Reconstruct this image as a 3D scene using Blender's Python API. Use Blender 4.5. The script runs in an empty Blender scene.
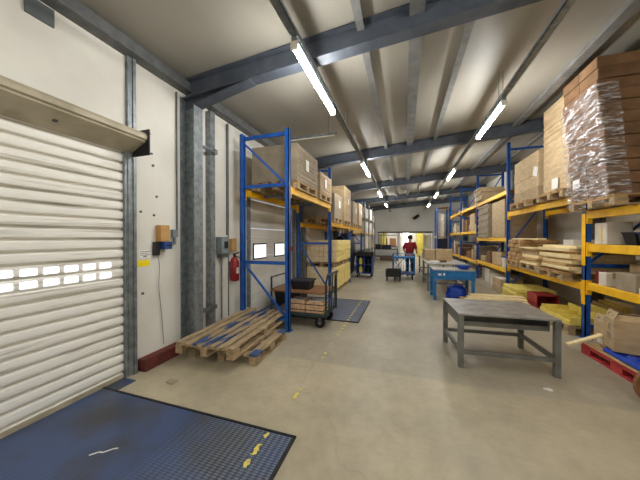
import bpy, bmesh, math, random
from mathutils import Vector, Matrix, noise
R = math.radians
random.seed(7)
S = bpy.context.scene
COL = S.collection

# ---------------------------------------------------------------- materials
def lin(c):
    c = c / 255.0
    return c / 12.92 if c <= 0.04045 else ((c + 0.055) / 1.055) ** 2.4
def rgb(t): return (lin(t[0]), lin(t[1]), lin(t[2]), 1)
MATS = {}
def mat(name, a, b=None, rough=.6, metal=0, scale=6, bump=0, stretch=(1, 1, 1), rnd=0, detail=6, lo=.35, hi=.65, spec=.5):
    m = bpy.data.materials.new(name); m.use_nodes = True
    nt = m.node_tree; N = nt.nodes; L = nt.links
    p = N['Principled BSDF']
    p.inputs['Roughness'].default_value = rough; p.inputs['Metallic'].default_value = metal
    p.inputs['Specular IOR Level'].default_value = spec
    b = b or tuple(int(v * .86) for v in a)
    tc = N.new('ShaderNodeTexCoord'); mp = N.new('ShaderNodeMapping'); mp.inputs['Scale'].default_value = stretch
    L.new(tc.outputs['Object'], mp.inputs['Vector'])
    nz = N.new('ShaderNodeTexNoise'); nz.inputs['Scale'].default_value = scale; nz.inputs['Detail'].default_value = detail
    L.new(mp.outputs['Vector'], nz.inputs['Vector'])
    r = N.new('ShaderNodeValToRGB')
    r.color_ramp.elements[0].position = lo; r.color_ramp.elements[0].color = rgb(b)
    r.color_ramp.elements[1].position = hi; r.color_ramp.elements[1].color = rgb(a)
    L.new(nz.outputs['Fac'], r.inputs['Fac'])
    out = r.outputs['Color']
    if rnd:
        oi = N.new('ShaderNodeObjectInfo'); hs = N.new('ShaderNodeHueSaturation')
        mr = N.new('ShaderNodeMapRange'); mr.inputs['To Min'].default_value = 1 - rnd; mr.inputs['To Max'].default_value = 1 + rnd
        L.new(oi.outputs['Random'], mr.inputs['Value']); L.new(mr.outputs['Result'], hs.inputs['Value'])
        L.new(out, hs.inputs['Color']); out = hs.outputs['Color']
    L.new(out, p.inputs['Base Color'])
    if bump:
        bp = N.new('ShaderNodeBump'); bp.inputs['Strength'].default_value = bump; bp.inputs['Distance'].default_value = .02
        L.new(nz.outputs['Fac'], bp.inputs['Height']); L.new(bp.outputs['Normal'], p.inputs['Normal'])
    MATS[name] = m
    return m
def emit(name, c, s):
    m = bpy.data.materials.new(name); m.use_nodes = True
    N = m.node_tree.nodes; p = N['Principled BSDF']
    p.inputs['Base Color'].default_value = rgb(c); p.inputs['Emission Color'].default_value = rgb(c); p.inputs['Emission Strength'].default_value = s
    MATS[name] = m; return m

mat('wall', (222, 219, 210), (206, 202, 192), .55, scale=1.3)
mat('wall_far', (244, 243, 238), (236, 234, 228), .7, scale=1.3)
mat('ceiling', (160, 155, 144), (146, 141, 130), .45, scale=1.2, stretch=(1, .3, 1))
mat('steel_blue', (82, 88, 98), (66, 72, 82), .5, .1, 5)
mat('purlin', (124, 124, 122), (104, 104, 103), .5, 0, 6)
mat('galv', (142, 148, 150), (112, 118, 121), .45, .5, 14)
mat('galv_dark', (108, 110, 110), (88, 90, 90), .5, .3, 9)
mat('shutter', (240, 237, 229), (196, 190, 178), .45, scale=3, stretch=(1, .35, 9), lo=.3, hi=.44)
mat('shutter_hood', (186, 176, 152), (160, 150, 126), .5, scale=4)
mat('black', (28, 28, 30), (20, 20, 22), .55)
mat('rubber', (22, 22, 23), (14, 14, 15), .8)
mat('rust_red', (112, 46, 36), (82, 36, 30), .8, scale=12)
mat('rack_blue', (30, 94, 182), (24, 76, 156), .38, scale=8)
mat('rack_yellow', (255, 202, 30), (240, 178, 24), .45, scale=7)
mat('card', (194, 170, 134), (176, 152, 116), .8, scale=5, stretch=(1, 1, 3), rnd=.14)
mat('card_grey', (168, 154, 132), (150, 136, 114), .8, scale=5, rnd=.1)
mat('card_dark', (134, 100, 68), (110, 80, 54), .8, scale=5, rnd=.12)
mat('card_white', (226, 220, 206), (210, 202, 186), .7, rnd=.06)
mat('tape', (196, 170, 122), (180, 152, 106), .25)
mat('paper', (238, 236, 230), (226, 224, 218), .7)
mat('wood', (196, 162, 114), (158, 124, 82), .8, scale=3, stretch=(9, 1.2, 9), rnd=.12)
mat('wood_grey', (188, 164, 126), (140, 120, 94), .85, scale=3, stretch=(9, 1.2, 9), rnd=.14)
mat('wood_blue', (52, 78, 122), (160, 140, 110), .8, scale=2.2, stretch=(4, 1, 4), lo=.47, hi=.55)
mat('paint_blue', (52, 88, 146), (66, 84, 120), .7)
mat('wood_pale', (250, 232, 184), (234, 210, 156), .7, scale=3, stretch=(9, 1, 9), rnd=.1)
mat('wood_brown', (150, 104, 66), (118, 80, 48), .6, scale=3, stretch=(2, 9, 9))
mat('red_pallet', (196, 64, 62), (166, 46, 48), .7, scale=5)
mat('blue_plastic', (30, 78, 200), (24, 62, 170), .35)
mat('blue_table', (34, 122, 190), (26, 100, 164), .45)
mat('blue_dark', (44, 82, 150), (34, 60, 116), .5)
mat('navy', (34, 38, 62), (22, 24, 40), .5, scale=9, bump=.6)
mat('yellow_wrap', (252, 232, 150), (238, 214, 126), .35, scale=10, bump=.5)
mat('yellow_bag', (244, 226, 122), (228, 206, 94), .45, scale=8, bump=.6)
mat('cream_pack', (248, 228, 186), (230, 204, 158), .5, scale=9, rnd=.08)
mat('table_top', (172, 170, 168), (140, 138, 136), .34, .4, 7)
mat('table_leg', (128, 128, 124), (110, 110, 106), .5, .2)
mat('bench_top', (178, 176, 170), (158, 156, 150), .5)
mat('red', (154, 34, 38), (126, 26, 30), .4)
mat('red_shirt', (150, 26, 36), (126, 18, 28), .85, scale=12)
mat('skin', (196, 140, 112), (184, 126, 100), .6)
mat('hair', (30, 24, 20), (20, 16, 14), .7)
mat('trousers', (40, 44, 56), (30, 33, 43), .85)
mat('trolley_green', (40, 62, 60), (30, 46, 46), .5)
mat('ctl_brown', (200, 156, 96), (184, 138, 80), .6)
mat('ctl_grey', (128, 138, 142), (110, 120, 124), .5)
mat('plate_grey', (92, 98, 98), (78, 84, 84), .6)
mat('tape_yellow', (232, 216, 96), (196, 184, 110), .5, scale=30)
mat('sticker_yellow', (246, 224, 30), (232, 206, 20), .5)
mat('yellow_door', (226, 208, 96), (206, 186, 76), .5)
mat('briquette', (228, 190, 150), (208, 166, 122), .8, scale=12)
mat('chipboard', (176, 140, 92), (150, 116, 74), .8, scale=30)
emit('tube_on', (253, 252, 248), 30)
emit('door_pane', (246, 250, 255), .34)
emit('far_pane', (250, 252, 246), .6)

def floor_mat():
    m = mat('floor', (192, 181, 154), (168, 158, 134), .42, scale=.9, detail=9)
    nt = m.node_tree; N = nt.nodes; L = nt.links; p = N['Principled BSDF']
    src = p.inputs['Base Color'].links[0].from_socket
    tc = N.new('ShaderNodeTexCoord')
    n2 = N.new('ShaderNodeTexNoise'); n2.inputs['Scale'].default_value = 7; n2.inputs['Detail'].default_value = 10; n2.inputs['Roughness'].default_value = .7
    L.new(tc.outputs['Object'], n2.inputs['Vector'])
    r2 = N.new('ShaderNodeValToRGB'); r2.color_ramp.elements[0].position = .3; r2.color_ramp.elements[0].color = (.78, .76, .74, 1)
    r2.color_ramp.elements[1].position = .62; r2.color_ramp.elements[1].color = (1, 1, 1, 1)
    L.new(n2.outputs['Fac'], r2.inputs['Fac'])
    mx = N.new('ShaderNodeMix'); mx.data_type = 'RGBA'; mx.blend_type = 'MULTIPLY'; mx.inputs[0].default_value = .8
    L.new(src, mx.inputs[6]); L.new(r2.outputs['Color'], mx.inputs[7])
    # hairline cracks
    v = N.new('ShaderNodeTexVoronoi'); v.feature = 'DISTANCE_TO_EDGE'; v.inputs['Scale'].default_value = .33
    nd = N.new('ShaderNodeTexNoise'); nd.inputs['Scale'].default_value = 1.5; nd.inputs['Detail'].default_value = 5
    L.new(tc.outputs['Object'], nd.inputs['Vector'])
    ad = N.new('ShaderNodeVectorMath'); ad.operation = 'ADD'
    L.new(tc.outputs['Object'], ad.inputs[0]); L.new(nd.outputs['Color'], ad.inputs[1]); L.new(ad.outputs['Vector'], v.inputs['Vector'])
    r3 = N.new('ShaderNodeValToRGB'); r3.color_ramp.elements[0].position = 0; r3.color_ramp.elements[0].color = (.62, .6, .56, 1)
    r3.color_ramp.elements[1].position = .004; r3.color_ramp.elements[1].color = (1, 1, 1, 1)
    L.new(v.outputs['Distance'], r3.inputs['Fac'])
    m2 = N.new('ShaderNodeMix'); m2.data_type = 'RGBA'; m2.blend_type = 'MULTIPLY'; m2.inputs[0].default_value = .35
    L.new(mx.outputs[2], m2.inputs[6]); L.new(r3.outputs['Color'], m2.inputs[7])
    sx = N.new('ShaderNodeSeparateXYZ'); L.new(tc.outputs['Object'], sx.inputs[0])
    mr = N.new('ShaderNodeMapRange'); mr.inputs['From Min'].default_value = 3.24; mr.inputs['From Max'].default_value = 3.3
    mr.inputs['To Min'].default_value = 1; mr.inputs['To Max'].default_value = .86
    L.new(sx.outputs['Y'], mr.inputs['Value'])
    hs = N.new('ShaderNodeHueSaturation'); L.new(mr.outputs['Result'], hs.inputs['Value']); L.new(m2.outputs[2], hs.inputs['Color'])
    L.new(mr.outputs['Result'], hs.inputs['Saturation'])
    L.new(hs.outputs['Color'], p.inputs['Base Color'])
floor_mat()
def plate_mat():
    m = mat('dock_plate', (68, 86, 126), (68, 70, 78), .4, .2, scale=1.7, detail=9, lo=.38, hi=.56)
    nt = m.node_tree; N = nt.nodes; L = nt.links; p = N['Principled BSDF']
    tc = N.new('ShaderNodeTexCoord'); hs = []
    for rot, off in ((45, 0), (-45, .5)):
        mp = N.new('ShaderNodeMapping'); mp.inputs['Rotation'].default_value = (0, 0, R(rot)); mp.inputs['Scale'].default_value = (14, 34, 0); mp.inputs['Location'].default_value = (off, off, 0)
        L.new(tc.outputs['Object'], mp.inputs['Vector'])
        v = N.new('ShaderNodeTexVoronoi'); v.inputs['Scale'].default_value = 1; v.inputs['Randomness'].default_value = 0
        L.new(mp.outputs['Vector'], v.inputs['Vector'])
        cr = N.new('ShaderNodeMapRange'); cr.inputs['From Min'].default_value = .38; cr.inputs['From Max'].default_value = .2
        L.new(v.outputs['Distance'], cr.inputs['Value']); hs.append(cr.outputs['Result'])
    mx = N.new('ShaderNodeMath'); mx.operation = 'MAXIMUM'; L.new(hs[0], mx.inputs[0]); L.new(hs[1], mx.inputs[1])
    # the tread is worn flat except along the aisle side
    sx = N.new('ShaderNodeSeparateXYZ'); L.new(tc.outputs['Object'], sx.inputs[0])
    wr = N.new('ShaderNodeMapRange'); wr.inputs['From Min'].default_value = .15; wr.inputs['From Max'].default_value = .75; wr.inputs['To Min'].default_value = .06
    L.new(sx.outputs['X'], wr.inputs['Value'])
    ml = N.new('ShaderNodeMath'); ml.operation = 'MULTIPLY'; L.new(mx.outputs[0], ml.inputs[0]); L.new(wr.outputs['Result'], ml.inputs[1])
    bp = N.new('ShaderNodeBump'); bp.inputs['Strength'].default_value = .9; bp.inputs['Distance'].default_value = .012
    L.new(ml.outputs[0], bp.inputs['Height']); L.new(bp.outputs['Normal'], p.inputs['Normal'])
    # paler grey mixed into the base colour on the raised treads
    src = p.inputs['Base Color'].links[0].from_socket
    cm = N.new('ShaderNodeMix'); cm.data_type = 'RGBA'; cm.inputs[7].default_value = rgb((150, 158, 170))
    m3 = N.new('ShaderNodeMath'); m3.operation = 'MULTIPLY'; m3.inputs[1].default_value = .55; L.new(ml.outputs[0], m3.inputs[0])
    L.new(m3.outputs[0], cm.inputs[0]); L.new(src, cm.inputs[6]); L.new(cm.outputs[2], p.inputs['Base Color'])
plate_mat()
def wrap_mat():
    m = bpy.data.materials.new('stretch_film'); m.use_nodes = True
    nt = m.node_tree; N = nt.nodes; L = nt.links
    N.remove(N['Principled BSDF'])
    gl = N.new('ShaderNodeBsdfGlossy'); gl.inputs['Roughness'].default_value = .22; gl.inputs['Color'].default_value = (.95, .95, 1, 1)
    df = N.new('ShaderNodeBsdfDiffuse'); df.inputs['Color'].default_value = (.8, .8, .84, 1)
    m1 = N.new('ShaderNodeMixShader'); m1.inputs[0].default_value = .12; L.new(gl.outputs[0], m1.inputs[1]); L.new(df.outputs[0], m1.inputs[2])
    tr = N.new('ShaderNodeBsdfTransparent'); mx = N.new('ShaderNodeMixShader'); mx.inputs[0].default_value = .34
    L.new(tr.outputs[0], mx.inputs[1]); L.new(m1.outputs[0], mx.inputs[2]); L.new(mx.outputs[0], N['Material Output'].inputs['Surface'])
    tc = N.new('ShaderNodeTexCoord'); mp = N.new('ShaderNodeMapping'); mp.inputs['Rotation'].default_value = (R(-28), 0, 0); mp.inputs['Scale'].default_value = (3, 3, 15)
    L.new(tc.outputs['Object'], mp.inputs['Vector'])
    nz = N.new('ShaderNodeTexNoise'); nz.inputs['Scale'].default_value = 1.3; nz.inputs['Detail'].default_value = 4
    L.new(mp.outputs['Vector'], nz.inputs['Vector'])
    bp = N.new('ShaderNodeBump'); bp.inputs['Strength'].default_value = 1; bp.inputs['Distance'].default_value = .09
    L.new(nz.outputs['Fac'], bp.inputs['Height']); L.new(bp.outputs['Normal'], gl.inputs['Normal'])
    n2 = N.new('ShaderNodeTexNoise'); n2.inputs['Scale'].default_value = 2.6; n2.inputs['Detail'].default_value = 5
    L.new(mp.outputs['Vector'], n2.inputs['Vector'])
    fr = N.new('ShaderNodeMapRange'); fr.inputs['From Min'].default_value = .48; fr.inputs['From Max'].default_value = .62; fr.inputs['To Min'].default_value = .1; fr.inputs['To Max'].default_value = .85
    L.new(n2.outputs['Fac'], fr.inputs['Value']); L.new(fr.outputs['Result'], mx.inputs[0])
    MATS['film'] = m
wrap_mat()

# ---------------------------------------------------------------- helpers
class MB:
    def __init__(s): s.bm = bmesh.new()
    def box(s, x0, x1, y0, y1, z0, z1, M=None):
        if x0 > x1: x0, x1 = x1, x0
        if y0 > y1: y0, y1 = y1, y0
        if z0 > z1: z0, z1 = z1, z0
        P = [(x0, y0, z0), (x1, y0, z0), (x1, y1, z0), (x0, y1, z0), (x0, y0, z1), (x1, y0, z1), (x1, y1, z1), (x0, y1, z1)]
        if M: P = [M @ Vector(p) for p in P]
        return s.hexa(P)
    def hexa(s, P):
        v = [s.bm.verts.new(p) for p in P]
        for f in ((0, 3, 2, 1), (4, 5, 6, 7), (0, 1, 5, 4), (1, 2, 6, 5), (2, 3, 7, 6), (3, 0, 4, 7)):
            s.bm.faces.new([v[i] for i in f])
        return s
    def bar(s, p, q, w, h, up=(0, 0, 1)):
        p, q = Vector(p), Vector(q); d = q - p; l = d.length; d.normalize()
        u = Vector(up)
        if abs(d.dot(u)) > .98: u = Vector((0, 1, 0))
        a = d.cross(u).normalized(); b = a.cross(d).normalized()
        M = Matrix((a, d, b)).transposed().to_4x4(); M.translation = p
        return s.box(-w / 2, w / 2, 0, l, -h / 2, h / 2, M)
    def tube(s, pts, r, n=10, caps=True):
        pts = [Vector(p) for p in pts]; rings = []
        rr = r if isinstance(r, (list, tuple)) else [r] * len(pts)
        for i, p in enumerate(pts):
            d = (pts[min(i + 1, len(pts) - 1)] - pts[max(i - 1, 0)]).normalized()
            u = Vector((0, 0, 1)) if abs(d.z) < .95 else Vector((1, 0, 0))
            a = d.cross(u).normalized(); b = a.cross(d)
            rings.append([s.bm.verts.new(p + rr[i] * (math.cos(t) * a + math.sin(t) * b)) for t in [2 * math.pi * k / n for k in range(n)]])
        for A, B in zip(rings, rings[1:]):
            for k in range(n): s.bm.faces.new([A[k], A[(k + 1) % n], B[(k + 1) % n], B[k]])
        if caps:
            s.bm.faces.new(rings[0][::-1]); s.bm.faces.new(rings[-1])
        return s
    def prism(s, poly, ax, a0, a1):
        # poly: 2D points in the plane across axis ax, extruded a0..a1
        def P(u, w, a):
            return {0: (a, u, w), 1: (u, a, w), 2: (u, w, a)}[ax]
        A = [s.bm.verts.new(P(u, w, a0)) for u, w in poly]; B = [s.bm.verts.new(P(u, w, a1)) for u, w in poly]
        n = len(poly)
        for k in range(n): s.bm.faces.new([A[k], A[(k + 1) % n], B[(k + 1) % n], B[k]])
        s.bm.faces.new(A[::-1]); s.bm.faces.new(B)
        return s
    def blob(s, c, r, seed=0, amp=.12, freq=2.2, sub=3, flat=None):
        g = bmesh.ops.create_icosphere(s.bm, subdivisions=sub, radius=1)
        for v in g['verts']:
            d = v.co.copy(); k = 1 + amp * noise.noise(d * freq + Vector((seed * 3.7, seed, 0)))
            q = Vector([math.copysign(abs(t) ** .7, t) for t in d])
            v.co = Vector((c[0] + q.x * r[0] * k, c[1] + q.y * r[1] * k, c[2] + q.z * r[2] * k))
            if flat is not None and v.co.z < flat: v.co.z = flat
        return s
    def build(s, name, m, parent=None, bevel=0, smooth=False, seg=1):
        bmesh.ops.recalc_face_normals(s.bm, faces=s.bm.faces)
        if bevel: bmesh.ops.bevel(s.bm, geom=list(s.bm.edges), offset=bevel, segments=seg, affect='EDGES', profile=.5, clamp_overlap=True)
        me = bpy.data.meshes.new(name); s.bm.to_mesh(me); s.bm.free()
        if smooth:
            for f in me.polygons: f.use_smooth = True
        me.materials.append(MATS[m])
        o = bpy.data.objects.new(name, me); COL.objects.link(o)
        if parent: o.parent = parent
        return o
def tag(o, label, cat, group=None, kind=None):
    o['label'] = label; o['category'] = cat
    if group: o['group'] = group
    if kind: o['kind'] = kind
    return o
def thing(name, label, cat, loc=(0, 0, 0), rz=0, group=None):
    o = bpy.data.objects.new(name, None); COL.objects.link(o); o.empty_display_size = .1
    o.location = loc; o.rotation_euler = (0, 0, rz)
    return tag(o, label, cat, group)
def struct(name, mb, m, parent=None, label=None, **k):
    o = mb.build(name, m, parent, **k)
    if not parent: o['kind'] = 'structure'
    if label: o['label'] = label
    return o
def copy_tree(o, parent=None):
    c = o.copy(); COL.objects.link(c)
    if parent: c.parent = parent
    for ch in list(o.children): copy_tree(ch, c)
    return c
_proto = {}
def place(key, make, label, loc, rz=0, group=None):
    if key not in _proto: o = _proto[key] = make()
    else: o = copy_tree(_proto[key])
    o.location = loc; o.rotation_euler = (0, 0, rz); o['label'] = label
    if group: o['group'] = group
    elif 'group' in o: del o['group']
    return o
ORD = ['first', 'second', 'third', 'fourth', 'fifth', 'sixth', 'seventh', 'eighth', 'ninth', 'tenth']

# ---------------------------------------------------------------- camera
cam = bpy.data.cameras.new('camera'); co = bpy.data.objects.new('camera', cam); COL.objects.link(co)
FPX = 260.0
cam.sensor_width = 36; cam.lens = 36 * FPX / 640; cam.clip_start = .05; cam.clip_end = 200
co.location = (0, 0, 1.65)
co.rotation_euler = (R(90) - math.atan(2 / FPX), 0, math.atan(85 / FPX))
S.camera = co

# ---------------------------------------------------------------- setting
WX, EX, YB, YF = -3.15, 4.15, 21.5, -7.5
def rz_bot(x): return 3.93 + .075 * x         # underside of the rafters (single slope rising to the right)
def ceil_z(x): return rz_bot(x) + .29
D1 = (-1.3, 2.2, 2.72)          # shutter opening y0,y1,top
D2 = (4.78, 7.0, 2.5)           # second dock door
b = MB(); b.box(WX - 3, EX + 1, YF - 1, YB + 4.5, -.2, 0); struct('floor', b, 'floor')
b = MB()
T = 4.6
for y0, y1, z0, z1 in ((YF, D1[0], 0, T), (D1[0], D1[1], D1[2], T), (D1[1], D2[0], 0, T), (D2[0], D2[1], D2[2], T), (D2[1], YB + .2, 0, T)):
    b.box(WX - .16, WX, y0, y1, z0, z1)
struct('wall_left', b, 'wall')
# cladding joints of the left wall
b = MB()
for y in (3.62, 4.1, 7.9, 9.9, 11.9, 13.9, 15.9, 17.9, 19.9):
    b.box(WX, WX + .006, y - .012, y + .012, 0, 3.9)
struct('trim_1', b, 'galv_dark')
b = MB(); b.box(EX, EX + .16, YF, YB + .2, 0, 4.9); struct('wall_right', b, 'wall')
b = MB(); b.box(WX, EX, YF - .16, YF, 0, 4.9); struct('wall_front', b, 'wall')
b = MB()
b.box(WX, EX, YB, YB + .2, 2.12, 4.9); b.box(WX, -2.05, YB, YB + .2, 0, 2.12); b.box(1.95, EX, YB, YB + .2, 0, 2.12)
b.box(-.6, -.38, YB, YB + .2, 0, 2.12); b.box(-2.05, -.6, YB, YB + .2, 0, .95)
struct('wall_back', b, 'wall_far')
b = MB(); b.box(-2.1, 2.0, YB - .06, YB + .02, 2.04, 2.16); struct('trim_2', b, 'galv_dark')
b = MB()
b.box(-2.05, -.6, YB - .03, YB + .05, 1.83, 1.9); b.box(-2.05, -.6, YB - .03, YB + .05, .95, 1.02)
for x in (-2.03, -1.62): b.box(x - .03, x + .03, YB - .03, YB + .05, .95, 2.05)
struct('window_1', b, 'galv')
# lit room seen through the openings
b = MB(); b.box(WX, EX, YB + 3.2, YB + 3.3, 0, 2.6); b.box(WX, EX, YB + .2, YB + 3.3, 2.6, 2.7)
b.box(WX - .1, WX, YB + .2, YB + 3.3, 0, 2.7); b.box(EX, EX + .1, YB + .2, YB + 3.3, 0, 2.7)
struct('wall_room', b, 'wall')
b = MB(); b.box(-1.95, -.75, YB + 2.9, YB + 3.18, 0, 1.62); struct('trim_3', b, 'wood_brown')
for i, (x0, x1, m) in enumerate(((-1.98, -1.62, 'yellow_door'), (-1.5, -1.32, 'card_white'), (.95, 1.5, 'yellow_door'))):
    b = MB(); b.box(x0, x1, YB + 2.6, YB + 2.7, 0, 2.1); struct('door_%d' % (i + 3), b, m)
b = MB(); b.box(-.2, .35, YB + 3.12, YB + 3.18, 1.0, 2.3); struct('window_2', b, 'far_pane')
b = MB(); b.box(-.7, .9, YB + 1.4, YB + 1.5, 2.55, 2.6)
tag(b.build('ceiling_light', 'tube_on'), 'lit strip lamp in the bright room beyond the back wall', 'light')
# ceiling
b = MB()
x0, x1 = WX - .2, EX + .2
b.hexa([(x0, YF - .2, ceil_z(x0)), (x1, YF - .2, ceil_z(x1)), (x1, YB + .2, ceil_z(x1)), (x0, YB + .2, ceil_z(x0)),
        (x0, YF - .2, ceil_z(x0) + .1), (x1, YF - .2, ceil_z(x1) + .1), (x1, YB + .2, ceil_z(x1) + .1), (x0, YB + .2, ceil_z(x0) + .1)])
struct('ceiling', b, 'ceiling')
# purlins between the rafters, eave member on the left wall
RAFT = (-5.5, -1.2, 3.1, 7.4, 11.7, 16.0, 20.3)
for i, (x, w, d) in enumerate(((-.5, .05, .07), (.12, .12, .09), (.73, .05, .07), (2.5, .1, .09), (3.5, .06, .06))):
    b = MB(); z = ceil_z(x); b.hexa([(x - w / 2, YF, z - d), (x + w / 2, YF, z - d), (x + w / 2, YB, z - d), (x - w / 2, YB, z - d), (x - w / 2, YF, z + .02), (x + w / 2, YF, z + .02), (x + w / 2, YB, z + .02), (x - w / 2, YB, z + .02)])
    b.box(x - w / 2 - .02, x + w / 2 + .02, YF, YB, z - d - .012, z - d)
    struct('roof_purlin', b, 'purlin')
b = MB(); b.box(WX, WX + .1, YF, YB, 3.82, 3.98); b.box(WX, WX + .16, YF, YB, 3.8, 3.815)
struct('trim_4', b, 'galv_dark')
for y in RAFT:
    b = MB()
    xa, xb = WX + .02, EX - .02
    def sl(xa, xb, lo, hi, hw):
        b.hexa([(xa, y - hw, rz_bot(xa) + lo), (xb, y - hw, rz_bot(xb) + lo), (xb, y + hw, rz_bot(xb) + lo), (xa, y + hw, rz_bot(xa) + lo),
                (xa, y - hw, rz_bot(xa) + hi), (xb, y - hw, rz_bot(xb) + hi), (xb, y + hw, rz_bot(xb) + hi), (xa, y + hw, rz_bot(xa) + hi)])
    sl(xa, xb, 0, .018, .085); sl(xa, xb, .018, .262, .008); sl(xa, xb, .262, .28, .085)
    # haunch at the left eave
    zc = rz_bot(WX + .3) - .02
    b.prism([(WX + .02, 3.56), (WX + .25, 3.59), (WX + .6, rz_bot(WX + .6) - .07), (WX + 1.15, rz_bot(WX + 1.15)), (WX + .02, rz_bot(WX + .02))], 1, y - .008, y + .008)
    b.bar((WX + .23, y, 3.583), (WX + .61, y, rz_bot(WX + .61) - .073), .17, .018); b.bar((WX + .6, y, rz_bot(WX + .6) - .074), (WX + 1.17, y, rz_bot(WX + 1.17)), .17, .018)
    struct('roof_rafter', b, 'steel_blue')
    # portal column
    b = MB(); X0, X1 = WX + .005, WX + .25
    b.box(X0, X0 + .016, y - .1, y + .1, 0, 3.72); b.box(X1 - .016, X1, y - .085, y + .085, 0, 3.6)
    b.box(X0 + .016, X1 - .016, y - .007, y + .007, 0, 3.6); b.box(X0, X1 + .03, y - .13, y + .13, 0, .02)
    struct('steel_column', b, 'galv')
    b = MB(); X0, X1 = EX - .3, EX - .005
    b.box(X0, X0 + .016, y - .1, y + .1, 0, 4.2); b.box(X1 - .016, X1, y - .1, y + .1, 0, 4.2); b.box(X0, X1, y - .007, y + .007, 0, 4.2)
    struct('steel_column', b, 'galv')
# square post beyond the column with two short stays
b = MB(); b.box(WX, WX + .1, 3.52, 3.63, 0, 3.75); struct('steel_post', b, 'galv')
b = MB(); b.tube([(WX + .14, 3.2, 3.08), (WX + .14, 3.62, 3.08)], .026); b.box(WX + .1, WX + .17, 3.55, 3.61, 3.04, 3.12); struct('trim_5', b, 'galv')
b = MB(); b.bar((WX + .12, 3.18, .5), (WX + .12, 3.62, .5), .05, .06); struct('trim_6', b, 'galv_dark')
b = MB()
for x, y, r, zz in ((WX + .02, 2.93, .01, 1.75), (WX + .02, 4.04, .016, 1.7)): b.tube([(x, y, zz), (x, y, 3.75)], r, 8)
struct('trim_7', b, 'galv_dark')
# red-brown kerb
b = MB(); b.box(WX, WX + .13, 2.35, 2.96, 0, .15); struct('baseboard_left', b, 'rust_red', bevel=.008)

# roller shutter (door 1)
d1 = MB()
pitch = .112; n = int(2.7 / pitch)
prof = []
for k in range(n + 2):
    z = (k - .5) * pitch
    prof += [(WX + x, max(0, z + dz)) for x, dz in ((-.06, 0), (-.06, .026), (-.012, .03), (-.007, .04), (-.005, .066), (-.007, .1), (-.012, pitch - .001)) if z + dz > -.04 or k]
prof = [q for k, q in enumerate(prof) if q[1] < 2.68 and q[1] > 0]
prof = [(WX - .01, 0)] + prof
d1.prism(prof + [(WX - .09, 2.68), (WX - .09, 0)], 1, D1[0], D1[1] - .012)
door = struct('door_1', d1, 'shutter')
b = MB()
b.box(WX - .05, WX + .012, D1[0], D1[1] - .03, 0, .05); struct('bottom_rail', b, 'shutter_hood', door)
for row, zc in enumerate((1.344, 1.232)):
    for k in range(20):
        yc = 2.0 - k * .155
        if yc < D1[0] + .1: break
        b = MB(); b.box(WX - .02, WX + .003, yc - .06, yc + .06, zc - .032, zc + .036)
        struct('window_pane', b, 'door_pane', door, bevel=.01)
b = MB()     # guide rail on the right of the shutter
b.box(WX - .03, WX + .03, D1[1] - .012, D1[1] + .02, 0, 2.66); b.box(WX, WX + .04, D1[1] + .02, D1[1] + .11, 0, 3.85)
b.box(WX + .04, WX + .055, D1[1] + .075, D1[1] + .11, 0, 3.85)
struct('guide_rail', b, 'galv', door)
b = MB()     # roll hood
b.prism([(WX, 2.9), (WX + .2, 2.9), (WX + .26, 2.875), (WX + .285, 2.84), (WX + .28, 2.8), (WX + .255, 2.79), (WX + .25, 2.775), (WX + .02, 2.66), (WX, 2.66)], 1, D1[0] - .1, D1[1] + .07)
struct('hood', b, 'shutter_hood', door)
b = MB(); b.box(WX, WX + .31, D1[1] + .07, D1[1] + .085, 2.62, 2.92); struct('end_plate', b, 'black', door)
b = MB()
for y in (1.5, .9, .2): b.box(WX + .12, WX + .15, y - .015, y + .015, 2.705, 2.72)
struct('rivet', b, 'black', door)

# second dock door with two windows (door 2)
b = MB()
for k in range(4):
    z0 = k * .62; b.box(WX - .06, WX - .012, D2[0], D2[1], z0 + .004, min(z0 + .616, D2[2]))
    for j in (1, 2): b.box(WX - .014, WX - .006, D2[0], D2[1], z0 + j * .2, z0 + j * .2 + .02)
door = struct('door_2', b, 'wall', bevel=.004)
for y in (5.23, 6.2):
    b = MB(); b.box(WX - .014, WX + .006, y - .29, y + .29, 1.17, 1.53); f = struct('window_frame', b, 'black', door, bevel=.06, seg=3)
    b = MB(); b.box(WX - .0, WX + .012, y - .255, y + .255, 1.2, 1.5); struct('pane', b, 'door_pane', f, bevel=.06, seg=4)
b = MB()
for y in (D2[0] - .05, D2[1] + .05): b.box(WX, WX + .05, y - .04, y + .04, 0, 2.6)
b.box(WX, WX + .05, D2[0] - .09, D2[1] + .09, 2.5, 2.6)
struct('door_track', b, 'galv', door)

# dock levellers
def leveller(y0, y1, label):
    t = thing('dock_leveller', label, 'loading ramp', (-2.0, (y0 + y1) / 2, 0))
    h = (y1 - y0) / 2
    b = MB(); b.box(-1.13, 1.122, -h + .04, h - .022, 0.001, .012); b.build('plate', 'dock_plate', t, bevel=.003)
    b = MB(); b.box(-1.15, 1.15, h - .02, h, .001, .015); b.box(-1.15, 1.15, -h, -h + .035, .001, .016); b.box(1.125, 1.15, -h, h, .001, .015)
    b.build('edge_frame', 'black', t)
    if y0 < 0:
        b = MB(); q = [(-.26, .5), (-.22, .545), (-.19, .55), (-.15, .6), (-.12, .615)]
        for a, c in zip(q, q[1:]): b.bar((a[0], a[1], .0125), (c[0], c[1], .0125), .012, .0012)
        b.build('scratch', 'paper', t)['label'] = 'pale scratch in the blue paint'
    return t
b = MB(); b.box(WX, WX + .2, 1.975, 2.18, .001, .01); struct('floor_strip', b, 'dock_plate')
leveller(-.35, 1.97, 'large blue checker plate dock leveller in front of the roller shutter')
leveller(5.0, 6.82, 'smaller blue dock leveller plate beyond the trolley, by the door with two windows')
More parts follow.
